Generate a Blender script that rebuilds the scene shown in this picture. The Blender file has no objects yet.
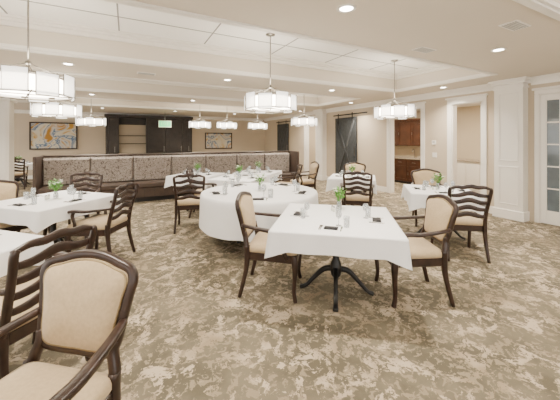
import bpy, math, random
from mathutils import Vector, Matrix
random.seed(4)
PI=math.pi
# ---------------------------------------------------------------- materials
def new_mat(name):
    m=bpy.data.materials.new(name); m.use_nodes=True
    nt=m.node_tree; b=nt.nodes.get('Principled BSDF')
    return m,nt,b
def mat(name,col,rough=.5,metal=0,noise=None,bump=0,bscale=80,**kw):
    m,nt,b=new_mat(name)
    b.inputs['Base Color'].default_value=(*col,1)
    b.inputs['Roughness'].default_value=rough
    b.inputs['Metallic'].default_value=metal
    for k,v in kw.items(): b.inputs[k.replace('_',' ')].default_value=v
    tc=nt.nodes.new('ShaderNodeTexCoord')
    if noise:
        n=nt.nodes.new('ShaderNodeTexNoise'); n.inputs['Scale'].default_value=noise[0]; n.inputs['Detail'].default_value=4
        nt.links.new(tc.outputs['Object'],n.inputs['Vector'])
        r=nt.nodes.new('ShaderNodeValToRGB'); a=noise[1]
        r.color_ramp.elements[0].position=.3; r.color_ramp.elements[1].position=.7
        r.color_ramp.elements[0].color=(*[c*(1-a) for c in col],1)
        r.color_ramp.elements[1].color=(*[min(1,c*(1+a)) for c in col],1)
        nt.links.new(n.outputs['Fac'],r.inputs['Fac']); nt.links.new(r.outputs['Color'],b.inputs['Base Color'])
    if bump:
        n=nt.nodes.new('ShaderNodeTexNoise'); n.inputs['Scale'].default_value=bscale
        nt.links.new(tc.outputs['Object'],n.inputs['Vector'])
        bp=nt.nodes.new('ShaderNodeBump'); bp.inputs['Strength'].default_value=bump; bp.inputs['Distance'].default_value=.01
        nt.links.new(n.outputs['Fac'],bp.inputs['Height']); nt.links.new(bp.outputs['Normal'],b.inputs['Normal'])
    return m
def emis(name,col,s,base=(.9,.9,.9)):
    m,nt,b=new_mat(name)
    b.inputs['Base Color'].default_value=(*base,1)
    b.inputs['Emission Color'].default_value=(*col,1); b.inputs['Emission Strength'].default_value=s
    return m
M={}
M['wall']=mat('wall_paint',(.56,.475,.36),.8,noise=(1.5,.03),bump=.05,bscale=200)
M['trim']=mat('trim_white',(.84,.81,.76),.4,noise=(2,.02))
M['ceil']=mat('ceiling_white',(.93,.92,.90),.9,noise=(1,.015))
M['soff']=mat('soffit_paint',(.68,.62,.53),.9,noise=(1,.02))
M['seam']=mat('ceiling_seam',(.27,.27,.26),.8,noise=(5,.05))
M['wood']=mat('dark_wood',(.028,.014,.010),.33,noise=(14,.4))
M['black']=mat('black_painted_metal',(.008,.008,.009),.4,noise=(20,.2))
M['uph']=mat('beige_upholstery',(.48,.365,.225),.75,noise=(60,.08),bump=.15,bscale=300,Sheen_Weight=.2)
M['cloth']=mat('white_tablecloth',(.85,.855,.87),.75,noise=(5,.02),bump=.06,bscale=30)
M['leather']=mat('brown_leather',(.060,.040,.031),.45,noise=(6,.2))
M['nickel']=mat('brushed_nickel',(.30,.28,.25),.3,1.0,noise=(30,.1))
M['brass']=mat('nail_brass',(.35,.27,.15),.4,.8,noise=(30,.1))
M['barn']=mat('grey_barn_wood',(.045,.050,.054),.6,noise=(12,.25))
M['cab']=mat('cabinet_wood',(.065,.025,.013),.4,noise=(5,.3))
M['dkcab']=mat('espresso_cabinet',(.022,.016,.013),.5,noise=(6,.3))
M['granite']=mat('granite_top',(.35,.30,.24),.25,noise=(60,.5))
M['navy']=mat('black_napkin',(.012,.012,.015),.7,noise=(30,.2))
M['leaf']=mat('green_leaf',(.09,.28,.03),.5,noise=(40,.4))
M['petal']=mat('white_petal',(.85,.85,.78),.6,noise=(40,.05))
M['steel']=mat('cutlery_steel',(.45,.45,.45),.2,1.0,noise=(30,.05))
M['vent']=mat('vent_grey',(.45,.45,.44),.6,noise=(30,.05))
M['glass']=mat('clear_glass',(.52,.56,.58),.05,noise=(3,.01),Alpha=.35)
M['shade']=emis('lamp_shade_glow',(1,.88,.70),18)
M['pane']=mat('lamp_frosted_glass',(.85,.83,.80),.25,noise=(8,.04),Transmission_Weight=.6,Emission_Strength=1.3,Emission_Color=(1,.95,.86,1))
M['bulb']=emis('downlight_glow',(1,.92,.80),35)
M['green']=emis('exit_green',(.1,1,.3),1.5,(.05,.4,.1))
M['doorglass']=mat('door_glass',(.13,.16,.185),.08,noise=(2,.3))
def carpet():
    m,nt,b=new_mat('patterned_carpet'); N=nt.nodes; L=nt.links
    tc=N.new('ShaderNodeTexCoord')
    def noise(sc,det,ro,dist=0):
        n=N.new('ShaderNodeTexNoise'); n.inputs['Scale'].default_value=sc; n.inputs['Detail'].default_value=det
        n.inputs['Roughness'].default_value=ro; n.inputs['Distortion'].default_value=dist
        L.new(tc.outputs['Object'],n.inputs['Vector']); return n
    def ramp(src,p0,p1,c0=(0,0,0),c1=(1,1,1)):
        r=N.new('ShaderNodeValToRGB'); e=r.color_ramp.elements
        e[0].position=p0; e[1].position=p1; e[0].color=(*c0,1); e[1].color=(*c1,1)
        L.new(src,r.inputs['Fac']); return r
    base=ramp(noise(2.0,5,.6).outputs['Fac'],.42,.58,(.112,.096,.063),(.175,.148,.100))
    m1=ramp(noise(5.6,6,.70,.6).outputs['Fac'],.528,.536)
    brk=ramp(noise(24,3,.6,1.0).outputs['Fac'],.42,.44)
    mul=N.new('ShaderNodeMath'); mul.operation='MULTIPLY'; L.new(m1.outputs['Color'],mul.inputs[0]); L.new(brk.outputs['Color'],mul.inputs[1])
    lite=ramp(noise(1.4,4,.6).outputs['Fac'],.42,.58,(.30,.235,.155),(.50,.41,.30))
    m2=ramp(noise(17,5,.65,.8).outputs['Fac'],.54,.55)
    mid=N.new('ShaderNodeMix'); mid.data_type='RGBA'
    L.new(m2.outputs['Color'],mid.inputs[0]); L.new(base.outputs['Color'],mid.inputs[6]); mid.inputs[7].default_value=(.27,.222,.15,1)
    mx=N.new('ShaderNodeMix'); mx.data_type='RGBA'
    L.new(mul.outputs[0],mx.inputs[0]); L.new(mid.outputs[2],mx.inputs[6]); L.new(lite.outputs['Color'],mx.inputs[7])
    L.new(mx.outputs[2],b.inputs['Base Color'])
    b.inputs['Roughness'].default_value=.95
    bp=N.new('ShaderNodeBump'); bp.inputs['Strength'].default_value=.3; bp.inputs['Distance'].default_value=.01
    L.new(noise(180,2,.5).outputs['Fac'],bp.inputs['Height']); L.new(bp.outputs['Normal'],b.inputs['Normal'])
    return m
M['carpet']=carpet()
def ramped(name,scale,stops,dist=0,rough=.7,det=5):
    m,nt,b=new_mat(name); N=nt.nodes; L=nt.links
    tc=N.new('ShaderNodeTexCoord'); n=N.new('ShaderNodeTexNoise')
    n.inputs['Scale'].default_value=scale; n.inputs['Detail'].default_value=det; n.inputs['Distortion'].default_value=dist
    L.new(tc.outputs['Object'],n.inputs['Vector'])
    r=N.new('ShaderNodeValToRGB'); e=r.color_ramp.elements
    e[0].position=stops[0][0]; e[0].color=(*stops[0][1],1); e[1].position=stops[-1][0]; e[1].color=(*stops[-1][1],1)
    for p,c in stops[1:-1]:
        k=e.new(p); k.color=(*c,1)
    L.new(n.outputs['Fac'],r.inputs['Fac']); L.new(r.outputs['Color'],b.inputs['Base Color'])
    b.inputs['Roughness'].default_value=rough
    return m
M['pattern']=ramped('banquette_fabric',17,[(.42,(.13,.105,.095)),(.46,(.38,.33,.30)),(.53,(.42,.37,.33)),(.57,(.17,.14,.125)),(.63,(.38,.33,.30))],1.4,.8)
M['art']=ramped('abstract_painting',1.6,[(.34,(.50,.27,.04)),(.42,(.62,.56,.42)),(.49,(.60,.58,.50)),(.52,(.04,.12,.26)),(.57,(.60,.58,.52)),(.66,(.45,.22,.03))],1.2,.6)
# ---------------------------------------------------------------- mesh builder
def catmull(pts,n=5,closed=False):
    P=[Vector(p) for p in pts]; out=[]; k=len(P)
    rng=range(k) if closed else range(k-1)
    for i in rng:
        if closed: a,b,c,d=P[(i-1)%k],P[i],P[(i+1)%k],P[(i+2)%k]
        else:
            a=P[max(i-1,0)];b=P[i];c=P[i+1];d=P[min(i+2,k-1)]
        for j in range(n):
            t=j/n
            out.append(.5*((2*b)+(c-a)*t+(2*a-5*b+4*c-d)*t*t+(3*b-a-3*c+d)*t**3))
    if not closed: out.append(P[-1])
    return out
class MB:
    def __init__(s): s.v=[];s.f=[];s.m=[];s.sm=[];s.mats=[];s.T=Matrix()
    def mi(s,k):
        if k not in s.mats: s.mats.append(k)
        return s.mats.index(k)
    def add(s,vs,fs,k,smooth=False):
        o=len(s.v); i=s.mi(k)
        s.v+= [s.T@Vector(v) for v in vs]
        for f in fs: s.f.append([a+o for a in f]); s.m.append(i); s.sm.append(smooth)
    def box(s,lo,hi,k,bev=0):
        x0,y0,z0=lo;x1,y1,z1=hi
        if bev<=0:
            vs=[(x0,y0,z0),(x1,y0,z0),(x1,y1,z0),(x0,y1,z0),(x0,y0,z1),(x1,y0,z1),(x1,y1,z1),(x0,y1,z1)]
            s.add(vs,[(0,3,2,1),(4,5,6,7),(0,1,5,4),(1,2,6,5),(2,3,7,6),(3,0,4,7)],k); return
        b=bev
        def ring(ins,z): 
            a0,b0,a1,b1=x0+ins,y0+ins,x1-ins,y1-ins
            c=b*.7
            return [(a0+c,b0,z),(a1-c,b0,z),(a1,b0+c,z),(a1,b1-c,z),(a1-c,b1,z),(a0+c,b1,z),(a0,b1-c,z),(a0,b0+c,z)]
        s.loft([ring(b,z0),ring(0,z0+b),ring(0,z1-b),ring(b,z1)],k,smooth=False)
    def loft(s,rings,k,smooth=True,caps=True,closed=False):
        n=len(rings[0]); vs=[p for r in rings for p in r]; fs=[]
        R=len(rings)
        for i in range(R if closed else R-1):
            a=i*n;b=((i+1)%R)*n
            for j in range(n):
                j2=(j+1)%n; fs.append((a+j,a+j2,b+j2,b+j))
        if caps and not closed:
            fs.append(tuple(reversed(range(n)))); fs.append(tuple(range((R-1)*n,R*n)))
        s.add(vs,fs,k,smooth)
    def sweep(s,path,a,b,side,k,n=8,closed=False,sq=.6):
        P=[Vector(p) for p in path]; N=len(P); rings=[]
        for i,p in enumerate(P):
            if closed: t=P[(i+1)%N]-P[i-1]
            else: t=P[min(i+1,N-1)]-P[max(i-1,0)]
            t.normalize(); sd=Vector(side); sd=(sd-t*sd.dot(t)).normalized(); u=t.cross(sd)
            q=i/(N-1)
            def val(w):
                if isinstance(w,(int,float)): return w
                x=q*(len(w)-1); i0=min(int(x),len(w)-2); return w[i0]+(w[i0+1]-w[i0])*(x-i0)
            A=val(a);B=val(b); r=[]
            for j in range(n):
                th=2*PI*(j+.5)/n; c=math.cos(th);d=math.sin(th)
                c=math.copysign(abs(c)**sq,c); d=math.copysign(abs(d)**sq,d)
                r.append(p+sd*A*c+u*B*d)
            rings.append(r)
        s.loft(rings,k,True,True,closed)
    def lathe(s,prof,k,c=(0,0,0),n=24,smooth=True,caps=True):
        s.loft([[(c[0]+r*math.cos(2*PI*j/n),c[1]+r*math.sin(2*PI*j/n),c[2]+z) for j in range(n)] for r,z in prof],k,smooth,caps)
    def mesh(s,name):
        me=bpy.data.meshes.new(name); me.from_pydata([tuple(v) for v in s.v],[],s.f)
        for k in s.mats: me.materials.append(M[k])
        for p,i,sm in zip(me.polygons,s.m,s.sm): p.material_index=i; p.use_smooth=sm
        me.update(); 
        import bmesh
        bm=bmesh.new(); bm.from_mesh(me); bmesh.ops.recalc_face_normals(bm,faces=bm.faces); bm.to_mesh(me); bm.free()
        return me
    def obj(s,name,loc=(0,0,0),rot=0):
        return place(name,s.mesh(name),loc,rot)
def place(name,me,loc=(0,0,0),rot=0,scale=1):
    o=bpy.data.objects.new(name,me); bpy.context.collection.objects.link(o)
    o.location=loc; o.rotation_euler=(0,0,rot); o.scale=(scale,)*3
    return o
# ---------------------------------------------------------------- room shell
XE=6.73; XW=-7.0; YS=-4.0; YN=14.6; ZC=2.7; ZT=3.08; ZR=3.16
b=MB(); b.box((XW-.2,YS-.2,-.1),(11.4,YN+.2,0),'carpet'); b.obj('floor')
def wall_y(name,x0,x1,ya,yb,ztop,ops):
    b=MB(); cur=ya
    for (o0,o1,z0,z1) in sorted(ops):
        b.box((x0,cur,0),(x1,o0,ztop),'wall'); 
        if z0>0: b.box((x0,o0,0),(x1,o1,z0),'wall')
        b.box((x0,o0,z1),(x1,o1,ztop),'wall'); cur=o1
    b.box((x0,cur,0),(x1,yb,ztop),'wall'); return b.obj(name)
def wall_x(name,y0,y1,xa,xb,ztop,ops):
    b=MB(); cur=xa
    for (o0,o1,z0,z1) in sorted(ops):
        b.box((cur,y0,0),(o0,y1,ztop),'wall')
        if z0>0: b.box((o0,y0,0),(o1,y1,z0),'wall')
        b.box((o0,y0,z1),(o1,y1,ztop),'wall'); cur=o1
    b.box((cur,y0,0),(xb,y1,ztop),'wall'); return b.obj(name)
eops=[(1.02,2.50,0,2.38),(3.49,4.12,0,2.36),(4.93,5.93,0,2.36),(9.6,10.4,0,2.36)]
wall_y('wall_east',XE,XE+.15,YS,YN,ZR,eops)
wall_x('wall_north',YN,YN+.15,XW,XE+.15,ZR,[])
sops=[(-6,-3.6,.5,2.45),(-3.0,-.6,.5,2.45),(0,2.4,.5,2.45),(3.0,5.4,.5,2.45)]  # window openings added behind the camera to let world light in
wall_x('wall_south',YS-.15,YS,XW,XE+.15,ZR,sops)
wops=[(-3,-.6,.5,2.45),(0,2.4,.5,2.45),(3,5.4,.5,2.45),(6,8.4,.5,2.45),(9.5,13.4,.3,2.5)]  # west windows, out of view, likewise added to admit daylight
wall_y('wall_west',XW-.15,XW,YS,YN,ZR,wops)
k=0
for (a,c,z0,z1) in sops:
    k+=1; b=MB(); 
    b.box((a,YS-.1,z0),(a+.06,YS-.03,z1),'trim'); b.box((c-.06,YS-.1,z0),(c,YS-.03,z1),'trim')
    b.box((a+.06,YS-.1,z0),(c-.06,YS-.03,z0+.06),'trim'); b.box((a+.06,YS-.1,z1-.06),(c-.06,YS-.03,z1),'trim')
    b.box(((a+c)/2-.03,YS-.1,z0+.06),((a+c)/2+.03,YS-.03,z1-.06),'trim'); b.obj('added_window_%d'%k)
for (a,c,z0,z1) in wops:
    k+=1; b=MB()
    b.box((XW-.1,a,z0),(XW-.03,a+.06,z1),'trim'); b.box((XW-.1,c-.06,z0),(XW-.03,c,z1),'trim')
    b.box((XW-.1,a+.06,z0),(XW-.03,c-.06,z0+.06),'trim'); b.box((XW-.1,a+.06,z1-.06),(XW-.03,c-.06,z1),'trim')
    b.box((XW-.1,(a+c)/2-.03,z0+.06),(XW-.03,(a+c)/2+.03,z1-.06),'trim'); b.obj('added_window_%d'%k)
# annex behind the east wall
wall_y('wall_annex_east',9.2,9.3,2.9,11.0,2.8,[])
wall_x('wall_annex_south',2.8,2.9,XE+.15,9.3,2.8,[])
wall_x('wall_annex_north',11.0,11.1,XE+.15,9.3,2.8,[])
b=MB(); b.box((XE+.15,2.8,2.55),(9.3,11.1,2.65),'ceil'); b.obj('ceiling_annex')
# ceiling with trays
trays=[(-5.5,5.72,-1.1,1.15),(-5.5,5.72,2.8,4.85),(-5.5,5.72,6.2,8.1),(-5.5,5.72,9.6,11.5)]
b=MB(); y=YS
for (x0,x1,y0,y1) in trays:
    b.box((XW,y,ZC),(XE,y0,ZR),'soff')
    b.box((XW,y0,ZC),(x0,y1,ZR),'soff'); b.box((x1,y0,ZC),(XE,y1,ZR),'soff')
    b.box((x0,y0,ZT),(x1,y1,ZR),'ceil')
    for yy in (y0+.68,y1-.68): b.box((x0,yy-.009,ZT-.004),(x1,yy+.009,ZT),'seam')
    x=x0+.6
    while x<x1: b.box((x-.009,y0,ZT-.004),(x+.009,y1,ZT),'seam'); x+=1.2
    y=y1
b.box((XW,y,ZC),(XE,YN,ZR),'soff')
b.obj('ceiling')
def ringtrim(b,x0,x1,y0,y1,z0,z1,w,k='trim'):
    b.box((x0,y0,z0),(x1,y0+w,z1),k); b.box((x0,y1-w,z0),(x1,y1,z1),k)
    b.box((x0,y0+w,z0),(x0+w,y1-w,z1),k); b.box((x1-w,y0+w,z0),(x1,y1-w,z1),k)
for i,(x0,x1,y0,y1) in enumerate(trays):
    b=MB(); ringtrim(b,x0,x1,y0,y1,ZT-.03,ZT,.15); ringtrim(b,x0,x1,y0,y1,ZT-.06,ZT-.03,.10); ringtrim(b,x0,x1,y0,y1,ZT-.11,ZT-.06,.045); ringtrim(b,x0,x1,y0,y1,ZC,ZC+.04,.03)
    b.box((x0-.07,y0-.07,ZC-.02),(x1+.07,y0,ZC),'trim'); b.box((x0-.07,y1,ZC-.02),(x1+.07,y1+.07,ZC),'trim')
    b.box((x0-.07,y0,ZC-.02),(x0,y1,ZC),'trim'); b.box((x1,y0,ZC-.02),(x1+.07,y1,ZC),'trim')
    b.obj('trim_tray_%d'%(i+1))
# crowns & baseboards
def prof_y(b,x,y0,y1,k='trim'):
    pr=[(0,-.14),(-.015,-.14),(-.02,-.10),(-.06,-.05),(-.10,-.02),(-.10,0),(0,0)]
    b.loft([[(x+px,yy,ZC+pz) for px,pz in pr] for yy in (y0,y1)],k,False)
b=MB(); prof_y(b,XE,YS,2.62); prof_y(b,XE,3.17,YN); b.obj('trim_crown_east')
b=MB(); pr=[(0,-.14),(-.015,-.14),(-.02,-.10),(-.06,-.05),(-.10,-.02),(-.10,0),(0,0)]
b.loft([[(xx,YN+py,ZC+pz) for py,pz in pr] for xx in (XW,XE-.1)],'trim',False); b.obj('trim_crown_north')
b=MB()
for (a,c) in [(YS,.9),(3.17,3.37),(4.24,4.81),(6.05,9.48),(10.52,YN)]:
    b.box((XE-.018,a,0),(XE,c,.13),'trim'); b.box((XE-.012,a,.13),(XE,c,.15),'trim')
b.obj('baseboard_east')
b=MB(); b.box((XW,YN-.018,0),(-.85,YN,.14),'trim'); b.box((2.8,YN-.018,0),(XE-.02,YN,.14),'trim'); b.obj('baseboard_north')
# door casings
def casing(name,y0,y1,z1,w=.11,dx=.03):
    b=MB()
    b.box((XE-dx,y0-w,0),(XE,y0,z1),'trim',.006); b.box((XE-dx,y1,0),(XE,y1+w,z1),'trim',.006)
    b.box((XE-dx,y0-w,z1),(XE,y1+w,z1+w),'trim',.006); b.box((XE-dx-.03,y0-w-.03,z1+w),(XE,y1+w+.03,z1+w+.04),'trim',.006)
    b.box((XE,y0,0),(XE+.15,y0+.015,z1),'trim'); b.box((XE,y1-.015,0),(XE+.15,y1,z1),'trim'); b.box((XE,y0+.015,z1-.015),(XE+.15,y1-.015,z1),'trim')
    b.obj(name)
casing('trim_1',3.49,4.12,2.36); casing('trim_2',4.93,5.93,2.36); casing('trim_3',9.6,10.4,2.36); casing('trim_4',1.02,2.50,2.38,.07,.02)
# panelled pilasters
def pilaster(name,y0,y1,x0=XE-.2):
    b=MB(); b.box((x0,y0,0),(XE,y1,ZC),'trim')
    def frame(ya,yb,za,zb):
        w=.025; x=x0-.012
        b.box((x,ya,za),(x0,ya+w,zb),'trim',.004); b.box((x,yb-w,za),(x0,yb,zb),'trim',.004)
        b.box((x,ya+w,za),(x0,yb-w,za+w),'trim',.004); b.box((x,ya+w,zb-w),(x0,yb-w,zb),'trim',.004)
    frame(y0+.07,y1-.07,.28,1.02); frame(y0+.07,y1-.07,1.12,2.45)
    b.box((x0-.025,y0-.025,0),(XE,y1+.025,.18),'trim',.006)
    b.box((x0-.02,y0-.02,2.52),(XE,y1+.02,2.56),'trim'); b.box((x0-.05,y0-.05,2.6),(XE,y1+.05,2.65),'trim',.008); b.box((x0-.08,y0-.08,2.65),(XE,y1+.08,ZC),'trim',.008)
    b.obj(name)
pilaster('trim_pilaster',2.67,3.15); pilaster('trim_pilaster.001',8.95,9.4); pilaster('trim_pilaster.002',.35,.85)
# white columns
def column(name,x,y,w=.42):
    b=MB(); h=w/2; b.box((x-h,y-h,0),(x+h,y+h,ZC),'trim')
    b.box((x-h-.03,y-h-.03,0),(x+h+.03,y+h+.03,.2),'trim',.008); b.box((x-h-.06,y-h-.06,2.6),(x+h+.06,y+h+.06,ZC),'trim',.02)
    b.box((x-h+.06,y-h-.012,.3),(x+h-.06,y-h,.34),'trim'); b.box((x-h+.06,y-h-.012,2.4),(x+h-.06,y-h,2.44),'trim')
    b.box((x-h+.06,y-h-.012,.34),(x-h+.09,y-h,2.4),'trim'); b.box((x+h-.09,y-h-.012,.34),(x+h-.06,y-h,2.4),'trim')
    b.obj(name)
column('column',-3.1,10.8)
# french doors
for i,(ya,yb) in enumerate([(1.765,2.485),(1.035,1.755)]):
    b=MB(); x0,x1=XE+.012,XE+.057; s=.085
    b.box((x0,ya,.01),(x1,ya+s,2.36),'trim',.004); b.box((x0,yb-s,.01),(x1,yb,2.36),'trim',.004)
    b.box((x0,ya+s,.01),(x1,yb-s,.25),'trim',.004); b.box((x0,ya+s,2.25),(x1,yb-s,2.36),'trim',.004)
    b.box((x0+.018,ya+s,.25),(x0+.026,yb-s,2.25),'doorglass')
    for f in (1/3,2/3):
        yy=ya+s+(yb-ya-2*s)*f; b.box((x0+.005,yy-.011,.25),(x1-.005,yy+.011,2.25),'trim')
    for j in range(1,5):
        z=.25+j*.4; b.box((x0+.006,ya+s,z-.012),(x1-.006,yb-s,z+.012),'trim')
    yy=ya+.045 if i==0 else yb-.045
    b.box((x0-.012,yy-.02,.96),(x0,yy+.02,1.12),'nickel',.003)
    b.box((x0-.035,yy-.01,1.04),(x0-.01,yy+.01,1.06),'nickel'); b.box((x0-.045,yy-.01,1.04),(x0-.032,yy+.11,1.06),'nickel',.003)
    b.obj('door_%d'%(i+1))
# barn doors
def barn(name,y0,y1):
    b=MB(); x1=XE-.045; x0=x1-.04; z1=2.3
    n=7; w=(y1-y0)/n
    for i in range(n): b.box((x0+.012,y0+i*w+.002,.02),(x1,y0+(i+1)*w-.002,z1),'barn',.003)
    f=.11
    b.box((x0,y0,.02),(x0+.014,y0+f,z1),'barn',.003); b.box((x0,y1-f,.02),(x0+.014,y1,z1),'barn',.003)
    for z in (.02,z1-f): b.box((x0,y0+f,z),(x0+.014,y1-f,z+f),'barn',.003)
    b.sweep([(x0-.002,y0+f,.13),(x0-.002,y1-f,z1-f)],.012,.055,(1,0,0),'barn',4,sq=1)
    b.sweep([(x0+.002,y0+f,z1-f),(x0+.002,y1-f,.13)],.012,.055,(1,0,0),'barn',4,sq=1)
    b.box((x0-.005,y0-.5,2.38),(x0+.005,y1+.1,2.42),'black')
    for yy in (y0+.18,y1-.18):
        b.box((x0-.012,yy-.02,2.1),(x0-.002,yy+.02,2.46),'black')
    for yy in (y0-.4,y1): b.box((x0,yy-.012,2.39),(XE-.022,yy+.012,2.41),'black')
    b.box((x0-.03,y0+.05,1.0),(x0-.018,y0+.07,1.3),'nickel'); 
    b.box((x0-.02,y0+.05,1.0),(x0,y0+.07,1.02),'nickel'); b.box((x0-.02,y0+.05,1.28),(x0,y0+.07,1.3),'nickel')
    b.obj(name)
barn('barn_door',7.25,8.33); barn('barn_door.001',11.8,12.9)
# wall switch plates
b=MB(); b.box((XE-.008,4.5,1.1),(XE,4.62,1.22),'trim',.002); b.box((XE-.012,4.53,1.14),(XE-.008,4.55,1.18),'trim'); b.box((XE-.012,4.57,1.14),(XE-.008,4.59,1.18),'trim'); b.obj('light_switch')
b=MB(); b.box((XE-.025,4.52,1.42),(XE,4.62,1.52),'trim',.004); b.box((XE-.028,4.54,1.46),(XE-.025,4.60,1.5),'vent'); b.obj('thermostat')
# kitchenette in the annex
XB=9.175
b=MB()
b.box((8.65,5.75,0),(XB,8.6,.86),'cab'); b.box((8.6,5.72,.86),(XB,8.62,.90),'granite',.005); b.box((8.62,5.8,.0),(8.66,8.6,.08),'black')
b.box((8.85,5.75,1.32),(XB,8.6,2.2),'cab'); b.box((8.8,5.7,2.2),(XB,8.65,2.27),'cab',.01)
for i in range(5):
    y0=5.77+i*.565
    for (x,za,zb) in ((8.65,.1,.62),(8.85,1.34,2.17)):
        for (ya,yb,zc,zd) in ((y0,y0+.54,za,za+.07),(y0,y0+.54,zb-.07,zb),(y0,y0+.07,za+.07,zb-.07),(y0+.47,y0+.54,za+.07,zb-.07)):
            b.box((x-.018,ya,zc),(x,yb,zd),'cab')
        b.box((x-.035,y0+.49,(za+zb)/2-.05),(x-.02,y0+.5,(za+zb)/2+.05),'nickel')
    b.box((8.632,y0,.66),(8.65,y0+.54,.83),'cab'); b.box((8.615,y0+.2,.74),(8.63,y0+.34,.75),'nickel')
b.sweep(catmull([(9.05,6.9,.9),(9.05,6.9,1.15),(8.98,6.9,1.2),(8.92,6.9,1.12)]),.012,.012,(0,1,0),'nickel',8)
b.obj('kitchenette_cabinet')
b=MB(); b.box((8.75,4.55,0),(XB,5.35,.9),'trim',.005); b.box((8.70,4.52,.9),(XB,5.38,.94),'granite',.004)
for y0 in (4.58,4.97): b.box((8.735,y0,.1),(8.75,y0+.35,.84),'trim',.004)
b.obj('storage_cabinet')
# dark built-in on north wall
YB=YN-.022
b=MB(); y0=YB-.45; X0,X1=-.80,2.70
for x in (X0,X0+.4,.75,1.55,2.3,X1-.06): b.box((x,y0,0),(x+.09,YB,2.5),'dkcab')
b.box((X0-.04,y0-.05,2.5),(X1+.07,YB,2.62),'dkcab',.01); b.box((X0,YB-.03,0),(X1,YB,2.5),'dkcab')
b.box((X0,y0,0),(X1,YB-.03,.12),'dkcab'); b.box((X0+.49,y0-.02,.9),(.75,YB-.03,.95),'granite')
b.box((X0+.49,y0,.12),(.75,YB-.03,.9),'dkcab'); b.box((X0+.49,YB-.05,.95),(.75,YB-.031,2.2),'wall')
for x0,x1 in ((X0+.1,X0+.39),(.85,1.54),(1.65,2.29),(2.4,X1-.07)):
    b.box((x0,y0+.01,.13),(x1,y0+.035,2.49),'dkcab'); 
    b.box((x0+.07,y0,.25),(x1-.07,y0+.01,1.1),'dkcab',.004); b.box((x0+.07,y0,1.2),(x1-.07,y0+.01,2.4),'dkcab',.004)
    b.box((x1-.06,y0-.02,1.0),(x1-.045,y0+.01,1.25),'nickel')
for z in (1.35,1.7): b.box((X0+.49,y0+.15,z),(.75,YB-.05,z+.03),'dkcab')
b.obj('built_in_cabinet')
# paintings
def painting(name,x0,x1,z0,z1):
    b=MB(); f=.05; y=YB
    b.box((x0,y-.05,z0),(x1,y,z0+f),'wood'); b.box((x0,y-.05,z1-f),(x1,y,z1),'wood'); b.box((x0,y-.05,z0+f),(x0+f,y,z1-f),'wood'); b.box((x1-f,y-.05,z0+f),(x1,y,z1-f),'wood')
    b.box((x0+f,y-.025,z0+f),(x1-f,y,z1-f),'art'); b.obj(name)
painting('painting',-3.37,-1.82,1.15,2.24); painting('painting.001',3.44,4.84,1.08,1.9)
# exit sign
b=MB(); b.box((1.15,12.95,2.06),(1.65,12.99,2.34),'trim',.005); b.box((1.39,12.96,2.34),(1.41,12.98,ZC),'nickel')
b.box((1.18,12.945,2.09),(1.62,12.95,2.31),'green')
def seg(x,z,w,h): b.box((x,12.94,z),(x+w,12.945,z+h),'trim')
x=1.25; seg(x,2.15,.015,.12); 
for z in (2.15,2.203,2.257): seg(x,z,.05,.013)
x=1.33
b.sweep([(x,12.942,2.15),(x+.055,12.942,2.27)],.003,.008,(0,1,0),'trim',4,sq=1); b.sweep([(x+.055,12.942,2.15),(x,12.942,2.27)],.003,.008,(0,1,0),'trim',4,sq=1)
seg(1.42,2.15,.015,.12); seg(1.485,2.15,.015,.12); seg(1.46,2.257,.065,.013)
b.obj('exit_sign')
# banquette
b=MB(); X0,X1=-1.71,4.78
b.box((X0,8.5,0),(X1,8.66,1.13),'pattern'); b.box((X0-.02,8.46,1.13),(X1+.02,8.70,1.165),'leather',.01)
b.box((X0,7.95,0),(X1,8.5,.12),'black'); b.box((X0,7.89,.12),(X1,8.5,.34),'leather')
n=7; w=(X1-X0)/n
for i in range(n):
    a=X0+i*w+.006; c=X0+(i+1)*w-.006
    b.box((a,7.86,.34),(c,8.40,.48),'leather',.03)
    b.loft([[(x_,8.5,z_) for x_,z_ in ((a,.48),(c,.48),(c,1.12),(a,1.12))],[(x_,8.38,z_) for x_,z_ in ((a,.48),(c,.48),(c,1.09),(a,1.09))],[(x_,8.345,z_) for x_,z_ in ((a+.03,.50),(c-.03,.50),(c-.03,1.06),(a+.03,1.06))]],'pattern',False)
    for j in range(1,4): b.box((a+w*j/4-.003,7.885,.12),(a+w*j/4+.003,7.89,.34),'black')
b.box((X1,7.86,0),(X1+.06,8.7,1.17),'leather',.01); b.box((X0-.06,7.86,0),(X0,8.7,1.17),'leather',.01)
b.obj('banquette')
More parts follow.
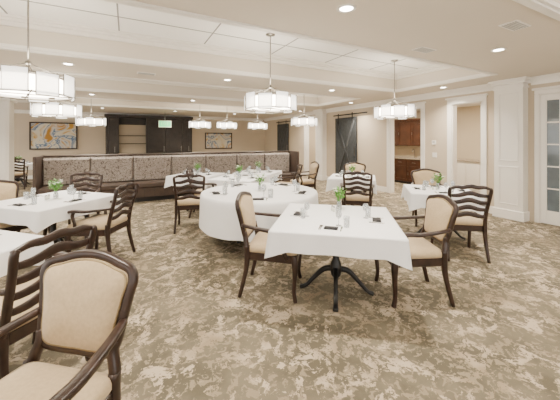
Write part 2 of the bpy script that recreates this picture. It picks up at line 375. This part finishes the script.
# ---------------------------------------------------------------- chairs
def chair_base(b):
    def trap(f,r,yf,yr): return [(-f,yf),(f,yf),(r,yr),(-r,yr)]
    def rnd(poly,sc,z,rad=.05):
        out=[]; n=len(poly); cx=sum(p[0] for p in poly)/n; cy=sum(p[1] for p in poly)/n
        P=[Vector((cx+(x-cx)*sc,cy+(y-cy)*sc)) for x,y in poly]
        for i in range(n):
            p=P[i];a=(P[i-1]-p).normalized();c=(P[(i+1)%n]-p).normalized()
            for t in (0,.25,.5,.75,1):
                q=(p+a*rad*sc)*(1-t)**2+p*2*t*(1-t)+(p+c*rad*sc)*t*t; out.append((q.x,q.y,z))
        return out
    T=trap(.275,.235,.26,-.24)
    b.loft([rnd(T,.97,.365),rnd(T,1,.375),rnd(T,1,.435),rnd(T,.97,.44)],'wood',False)
    b.loft([rnd(T,.96,.438),rnd(T,1.0,.452),rnd(T,1.0,.475),rnd(T,.965,.497),rnd(T,.86,.512),rnd(T,.55,.520),rnd(T,.1,.522)],'uph',True)
    for s in (-1,1):
        b.sweep(catmull([(s*.25,.225,.44),(s*.258,.235,.36),(s*.256,.235,.25),(s*.245,.225,.1),(s*.25,.24,0)]),[.028,.03,.023,.018,.02],[.028,.03,.023,.018,.02],(1,0,0),'wood')
        b.sweep(catmull([(s*.225,-.235,.5),(s*.222,-.235,.4),(s*.225,-.25,.25),(s*.235,-.31,0)]),[.022,.024,.02,.017],[.026,.028,.022,.018],(1,0,0),'wood')
        b.sweep(catmull([(s*.232,-.285,.70),(s*.262,-.16,.685),(s*.287,0,.672),(s*.292,.12,.675),(s*.285,.20,.665),(s*.28,.222,.64),(s*.28,.205,.622)]),[.015,.015,.017,.018,.018,.016,.012],[.018,.022,.026,.028,.028,.024,.018],(0,0,1),'wood')
        b.sweep(catmull([(s*.287,.14,.66),(s*.283,.16,.61),(s*.287,.13,.53),(s*.272,.14,.45),(s*.262,.16,.40)]),.015,[.017,.019,.017,.022,.024],(1,0,0),'wood')
yb=lambda z:-.235-(z-.45)*.22
def oval_chair():
    b=MB(); chair_base(b)
    half=[(0,.552),(.09,.552),(.175,.565),(.205,.62),(.22,.72),(.236,.81),(.248,.87),(.228,.912),(.16,.932),(.085,.952),(0,.960)]
    out=half+[(-x,z) for x,z in reversed(half[1:-1])]
    pts=catmull([(x,yb(z)-.015*(1-(x/.24)**2),z) for x,z in out],4,True)
    b.sweep(pts,.019,.022,(0,1,0),'wood',8,True)
    C=Vector((0,yb(.75),.75))
    for side,bul in ((1,.045),(-1,.02)):
        rings=[]
        for s,h in ((.97,.004),(.93,.016),(.86,.7*bul),(.65,.92*bul),(.35,bul),(.05,bul)):
            rings.append([(p.x*s,C.y+(p.y-C.y)*s+side*h,C.z+(p.z-C.z)*s) for p in pts])
        b.loft(rings,'uph',True,True)
    b.sweep([(p.x*.915,C.y+(p.y-C.y)*.915+.020,C.z+(p.z-C.z)*.915) for p in pts],.005,.005,(0,1,0),'brass',4,True,sq=1)
    for s in (-1,1):
        b.sweep(catmull([(s*.222,-.235,.43),(s*.218,yb(.5),.5),(s*.196,yb(.57),.575),(s*.202,yb(.62),.62)]),.022,.024,(1,0,0),'wood')
        b.sweep([(s*.212,yb(.69)-.003,.69),(s*.232,-.285,.70)],.015,.018,(0,0,1),'wood')
    return b.mesh('oval_back_chair')
def ladder_chair():
    b=MB(); chair_base(b)
    for s in (-1,1):
        b.sweep(catmull([(s*.222,-.235,.43),(s*.218,yb(.6),.6),(s*.228,yb(.8)-.01,.78),(s*.236,yb(.93)-.012,.90),(s*.225,yb(.96)-.014,.935)]),[.022,.021,.02,.02,.016],[.025,.022,.02,.02,.014],(1,0,0),'wood')
    def slat(z0,amp):
        P=[]
        for i in range(21):
            t=-1+i/10; z=z0+amp*math.cos(t*PI)*.5+amp*.5*math.cos(t*PI*2)*.3
            P.append((t*.228,yb(z0)-.02*(1-t*t)-.004,z))
        return P
    for z0 in (.58,.67,.76,.848):
        b.sweep(slat(z0,.034),[.020,.027,.031,.027,.020],.009,(0,0,1),'wood',8)
    P=[]
    for i in range(25):
        t=-1+i/12; z=.925+.028*math.cos(t*PI/2)+.006*math.cos(t*PI*3)
        P.append((t*.245,yb(.93)-.02*(1-t*t)-.004,z))
    b.sweep(P,[.014,.024,.027,.024,.014],.013,(0,0,1),'wood',8)
    return b.mesh('ladder_back_chair')
OV=oval_chair(); LD=ladder_chair()
def chair(kind,x,y,fx,fy):
    return place('dining_chair',OV if kind=='A' else LD,(x,y,0),math.atan2(-fx,fy))
R2=.7071
chairs=[('A',-.372,1.43,-.62,-.78),('B',-.62,2.46,-R2,R2),('A',1.36,2.69,.8,-.6),('A',2.49,1.97,-.88,.47),
 ('B',3.97,2.36,.6,.8),('A',4.86,3.40,-.7,-.7),('B',3.80,4.12,.66,.75),('A',4.75,5.25,-.7,-.7),
 ('B',-.30,4.40,-.85,.5),('B',-.72,5.62,-.3,-.95),('A',-1.36,5.10,.7,-.7),('B',1.00,5.2,.3,.95),
 ('B',1.45,5.95,.75,-.3),('B',3.30,6.0,-.7,.7),('A',3.95,6.25,-1,.2),('B',-3.1,11.9,-.2,1),('A',-3.7,13.2,.2,-1)]
for c in chairs: chair(*c)
# ---------------------------------------------------------------- tables
def base(b,sc=1):
    b.lathe([(.001,.60),(.10,.60),(.10,.64),(.035,.60),(.032,.56),(.05,.52),(.036,.46),(.033,.34),(.05,.30),(.062,.24),(.05,.18),(.03,.15),(.001,.15)],'black',n=20)
    b.box((-.32,-.04,.64),(.32,.04,.70),'black'); b.box((-.04,-.32,.62),(.04,.32,.70),'black')
    for i in range(4):
        a=i*PI/2; c,s=math.cos(a),math.sin(a)
        P=catmull([(.03*c,.03*s,.24),(.12*c,.12*s,.225),(.22*c,.22*s,.13),(.30*c,.30*s,.045),(.36*c,.36*s,.02)])
        b.sweep(P,[.03,.026,.02,.016,.018],[.024,.022,.02,.022,.026],(0,0,1),'black')
def square_table(half=.53,drop=.165,name='table_sq'):
    b=MB(); base(b); b.box((-half,-half,.70),(half,half,.742),'wood')
    per=[]; n=32
    for k in range(4):
        for i in range(n):
            t=-1+2*i/n; per.append((k,t))
    def pt(k,t,q):
        h=half+.006; corner=max(0,(abs(t)-.70)/.30)
        d=drop+ .06*corner**1.5
        z=.750-d*q
        out=.006+.014*q+.010*q*math.sin(t*8+k*1.7)+.018*q*corner
        x=t*h; y=-(h+out)
        x+=math.copysign(out,t)*abs(t)**10 - math.copysign(.03*q*corner*(1-corner)*2,t)
        a=k*PI/2
        return (x*math.cos(a)-y*math.sin(a),x*math.sin(a)+y*math.cos(a),z)
    h=half+.002
    def flat(s,z):
        r=[]
        for k,t in per:
            a=k*PI/2; x,y=t*h*s,-h*s
            r.append((x*math.cos(a)-y*math.sin(a),x*math.sin(a)+y*math.cos(a),z))
        return r
    rings=[flat(.02,.752),flat(.5,.752),flat(.985,.752)]
    rings.append([pt(k,t,0) for k,t in per])
    for q in (.08,.3,.55,.8,1): rings.append([pt(k,t,q) for k,t in per])
    vs=[p for r in rings for p in r]; N=len(per); fs=[tuple(range(N))]
    for i in range(len(rings)-1):
        for j in range(N):
            fs.append((i*N+j,i*N+(j+1)%N,(i+1)*N+(j+1)%N,(i+1)*N+j))
    b.add(vs,fs,'cloth',True)
    return b.mesh(name)
def round_table(R=.87,drop=.47):
    b=MB(); base(b); b.lathe([(.001,.70),(R-.01,.70),(R-.01,.742),(.001,.742)],'wood',n=48)
    N=192; rings=[]
    def fold(a): return .6*math.sin(9*a+.5)+.4*math.sin(14*a+2*math.sin(3*a))
    for r in (.02,.5,.97): rings.append([(R*r*math.cos(2*PI*j/N),R*r*math.sin(2*PI*j/N),.752) for j in range(N)])
    for q in (0,.06,.2,.4,.6,.8,1):
        rg=[]
        for j in range(N):
            a=2*PI*j/N; rr=R+.01*min(1,q*20)+.012*q+.026*q*fold(a)
            rg.append((rr*math.cos(a),rr*math.sin(a),.748-drop*q))
        rings.append(rg)
    vs=[p for r in rings for p in r]; fs=[tuple(range(N))]
    for i in range(len(rings)-1):
        for j in range(N): fs.append((i*N+j,i*N+(j+1)%N,(i+1)*N+(j+1)%N,(i+1)*N+j))
    b.add(vs,fs,'cloth',True); return b.mesh('round_table')
SQ=square_table(); SQS=square_table(.45,.20,'table_sq_small'); SQC=square_table(.55,.165,'table_sq_center'); RT=round_table()
tables=[(1.86,2.32,SQC),(-1.0,.72,SQ),(-1.30,2.92,SQ),(-.86,4.78,SQ),(4.32,2.86,SQS),(4.22,4.72,SQS),(1.40,6.70,SQS),(2.06,5.74,SQS),(2.85,6.55,SQS),(-3.2,12.55,SQS)]
def vase_mesh():
    b=MB()
    b.lathe([(.001,.0),(.028,.0),(.032,.02),(.028,.06),(.02,.085),(.026,.10),(.024,.10),(.018,.085),(.026,.06),(.029,.02),(.001,.008)],'glass',n=16)
    rnd=random.Random(3)
    for i in range(16):
        a=rnd.random()*6.28; r=.02+.055*rnd.random(); h=.15+.10*rnd.random()
        tip=(r*math.cos(a),r*math.sin(a),h)
        b.sweep(catmull([(0,0,.03),(r*.2*math.cos(a),r*.2*math.sin(a),.10),tip],3),.0022,.0022,(1,0,0),'leaf',4)
        if i%3==0:
            for kx in range(6):
                t=kx*PI/3; d=Vector((math.cos(t),math.sin(t),.35)).normalized(); s=Vector((-math.sin(t),math.cos(t),0))
                p=Vector(tip); b.add([p,p+d*.016+s*.009,p+d*.03,p+d*.016-s*.009],[(0,1,2,3)],'petal',True)
        else:
            for kx in range(5):
                t=a+kx*1.7; d=Vector((math.cos(t),math.sin(t),.5)).normalized(); s=Vector((-math.sin(t),math.cos(t),0))
                p=Vector(tip)*(.7+.07*kx); b.add([p,p+d*.02+s*.014,p+d*.055,p+d*.02-s*.014],[(0,1,2,3)],'leaf',True)
    return b.mesh('flower_vase')
def setting_mesh():
    b=MB()
    b.box((-.075,-.05,0),(.075,.05,.012),'navy',.004); b.box((-.07,-.045,.012),(.07,.0,.02),'navy',.003)
    for x in (-.125,-.108):
        b.box((x-.004,-.08,0),(x+.004,.04,.004),'steel'); b.box((x-.009,.04,0),(x+.009,.09,.004),'steel')
    b.box((.105,-.08,0),(.114,.02,.004),'steel'); b.box((.102,.02,0),(.121,.10,.003),'steel')
    b.lathe([(.001,0),(.03,0),(.036,.12),(.034,.12),(.028,.008),(.001,.008)],'glass',(.16,.10,0),16)
    b.lathe([(.001,0),(.033,0),(.033,.004),(.005,.01),(.004,.075),(.03,.10),(.036,.13),(.030,.175),(.028,.175),(.034,.13),(.028,.102),(.001,.08)],'glass',(.07,.13,0),16)
    return b.mesh('place_setting')
def shaker_mesh():
    b=MB()
    for x in (-.025,.025):
        b.lathe([(.001,0),(.016,0),(.014,.04),(.012,.045)],'petal',(x,0,0),10); b.lathe([(.013,.045),(.012,.055),(.001,.058)],'steel',(x,0,0),10)
    return b.mesh('salt_and_pepper_shakers')
VS=vase_mesh(); ST=setting_mesh(); SH=shaker_mesh()
for i,(x,y,me) in enumerate(tables):
    place('dining_table',me,(x,y,0),PI/4+(.1 if i==0 else 0))
    z=.753; r=.31 if me is SQS else .39
    vx,vy=((.22,.22) if i==0 else (.02,.03))
    place('flower_vase',VS,(x+vx,y+vy,z),i)
    place('salt_and_pepper_shakers',SH,(x+vx-.09,y+vy-.01,z),1.3+i)
    for j in ((0,1,2,3) if i else (1,3,2)):
        a=PI/4+j*PI/2
        place('place_setting',ST,(x+r*math.cos(a),y+r*math.sin(a),z),a+PI/2,.8)
place('round_dining_table',RT,(1.80,4.08,0),0)
place('flower_vase',VS,(1.8,4.08,.753),1)
for j in range(5):
    a=j*PI*.4+.5; place('place_setting',ST,(1.8+.66*math.cos(a),4.08+.66*math.sin(a),.753),a+PI/2)
# ---------------------------------------------------------------- chandeliers
def chand():
    b=MB(); z0,z1=-1.11,-.91; R=.36
    b.lathe([(.001,0),(.07,0),(.07,-.012),(.02,-.025),(.001,-.025)],'nickel',n=20)
    b.lathe([(.008,-.02),(.008,z1+.14)],'nickel',n=8); b.lathe([(.001,z1+.16),(.025,z1+.15),(.025,z1+.12),(.001,z1+.11)],'nickel',n=12)
    b.lathe([(.008,z1+.12),(.008,z0)],'nickel',n=8)
    for i in range(4):
        a=i*PI/2; c,s=math.cos(a),math.sin(a)
        b.sweep([(.015*c,.015*s,z1+.13),(R*c,R*s,z1)],.005,.005,(0,0,1),'nickel',6)
        b.sweep([(.0,.0,z0+.02),(R*c,R*s,z0+.02)],.005,.005,(0,0,1),'nickel',6)
    b.lathe([(.001,z0+.03),(.29,z0+.03),(.30,z0+.035),(.30,z1-.025),(.29,z1-.02),(.001,z1-.02)],'shade',n=32)
    for z in (z0+.01,z1-.01):
        b.sweep([(R*math.cos(2*PI*j/36),R*math.sin(2*PI*j/36),z) for j in range(36)],.009,.006,(0,0,1),'nickel',6,True)
    n=10
    for i in range(n):
        a=2*PI*i/n; c,s=math.cos(a),math.sin(a); w=.092; up=.012 if i%2 else -.012; rr=R+.012
        def q(t,r,z): return (r*c-t*s,r*s+t*c,z)
        za,zb=z0-.005+up,z1+.005+up
        vs=[q(-w,rr,za),q(w,rr,za),q(w,rr,zb),q(-w,rr,zb),q(-w,rr+.005,za),q(w,rr+.005,za),q(w,rr+.005,zb),q(-w,rr+.005,zb)]
        b.add(vs,[(0,3,2,1),(4,5,6,7),(0,1,5,4),(1,2,6,5),(2,3,7,6),(3,0,4,7)],'pane')
        for pth in ([q(-w,rr,za),q(w,rr,za)],[q(-w,rr,zb),q(w,rr,zb)],[q(-w,rr,za),q(-w,rr,zb)],[q(w,rr,za),q(w,rr,zb)]):
            b.sweep(pth,.005,.005,(c,s,0.01),'nickel',4)
    return b.mesh('chandelier')
CH=chand()
for x,y in [(-.88,3.76),(1.86,3.83),(4.6,3.95),(-1.15,6.7),(4.66,7.3),(-.95,10.3),(2.3,10.5),(3.3,10.5),(4.5,10.4),(-3.6,3.8),(-.9,-.1),(1.86,-.1),(4.6,-.1)]:  # last three hang behind the camera, added only for extra light
    place('chandelier',CH,(x,y,ZT),.3)
# downlights
def dl():
    b=MB(); b.lathe([(.085,0),(.085,-.008),(.06,-.010),(.058,.0)],'trim',n=24,caps=False); b.lathe([(.058,-.004),(.001,-.004)],'bulb',n=24,caps=False)
    return b.mesh('recessed_downlight')
DL=dl()
pos=[]
for x in (-3.4,-.8,1.72,4.25): pos+=[(x,2.0),(x,5.45),(x,8.8),(x,12.4),(x,-1.7)]
pos+=[(6.2,4.0),(6.2,7.0),(6.2,10.0)]
for i,(x,y) in enumerate(pos):
    place('recessed_downlight',DL,(x,y,ZC))
    L=bpy.data.lights.new('downlight_lamp','AREA'); L.shape='DISK'; L.size=.12; L.energy=42; L.color=(1,.89,.74); L.spread=2.2
    o=bpy.data.objects.new('downlight_lamp',L); o.location=(x,y,ZC-.02); bpy.context.collection.objects.link(o)
for (x,y) in ((7.7,4.0),(7.7,6.5),(7.9,9.8)):
    L=bpy.data.lights.new('annex_lamp','AREA'); L.shape='DISK'; L.size=.3; L.energy=75; L.color=(1,.87,.68)
    o=bpy.data.objects.new('annex_lamp',L); o.location=(x,y,2.53); bpy.context.collection.objects.link(o)
def vent(name,x,y):
    b=MB(); b.box((x-.15,y-.08,ZC-.008),(x+.15,y+.08,ZC),'trim')
    for i in range(6): b.box((x-.13,y-.065+i*.023,ZC-.012),(x+.13,y-.055+i*.023,ZC-.008),'vent')
    b.obj(name)
vent('air_vent',3.4,2.45); vent('air_vent.001',3.5,1.5); vent('air_vent.002',.3,5.6)
# ---------------------------------------------------------------- world & camera
w=bpy.data.worlds.new('World'); bpy.context.scene.world=w; w.use_nodes=True
bg=w.node_tree.nodes['Background']; bg.inputs[0].default_value=(1,.96,.90,1); bg.inputs[1].default_value=5.5
cd=bpy.data.cameras.new('camera'); cam=bpy.data.objects.new('camera',cd); bpy.context.collection.objects.link(cam)
cam.location=(0,0,1.53); cam.rotation_euler=(PI/2,0,-math.radians(27.8))
cd.sensor_width=36; cd.lens=18.64; cd.shift_y=-60/560; cd.clip_start=.05
bpy.context.scene.camera=cam
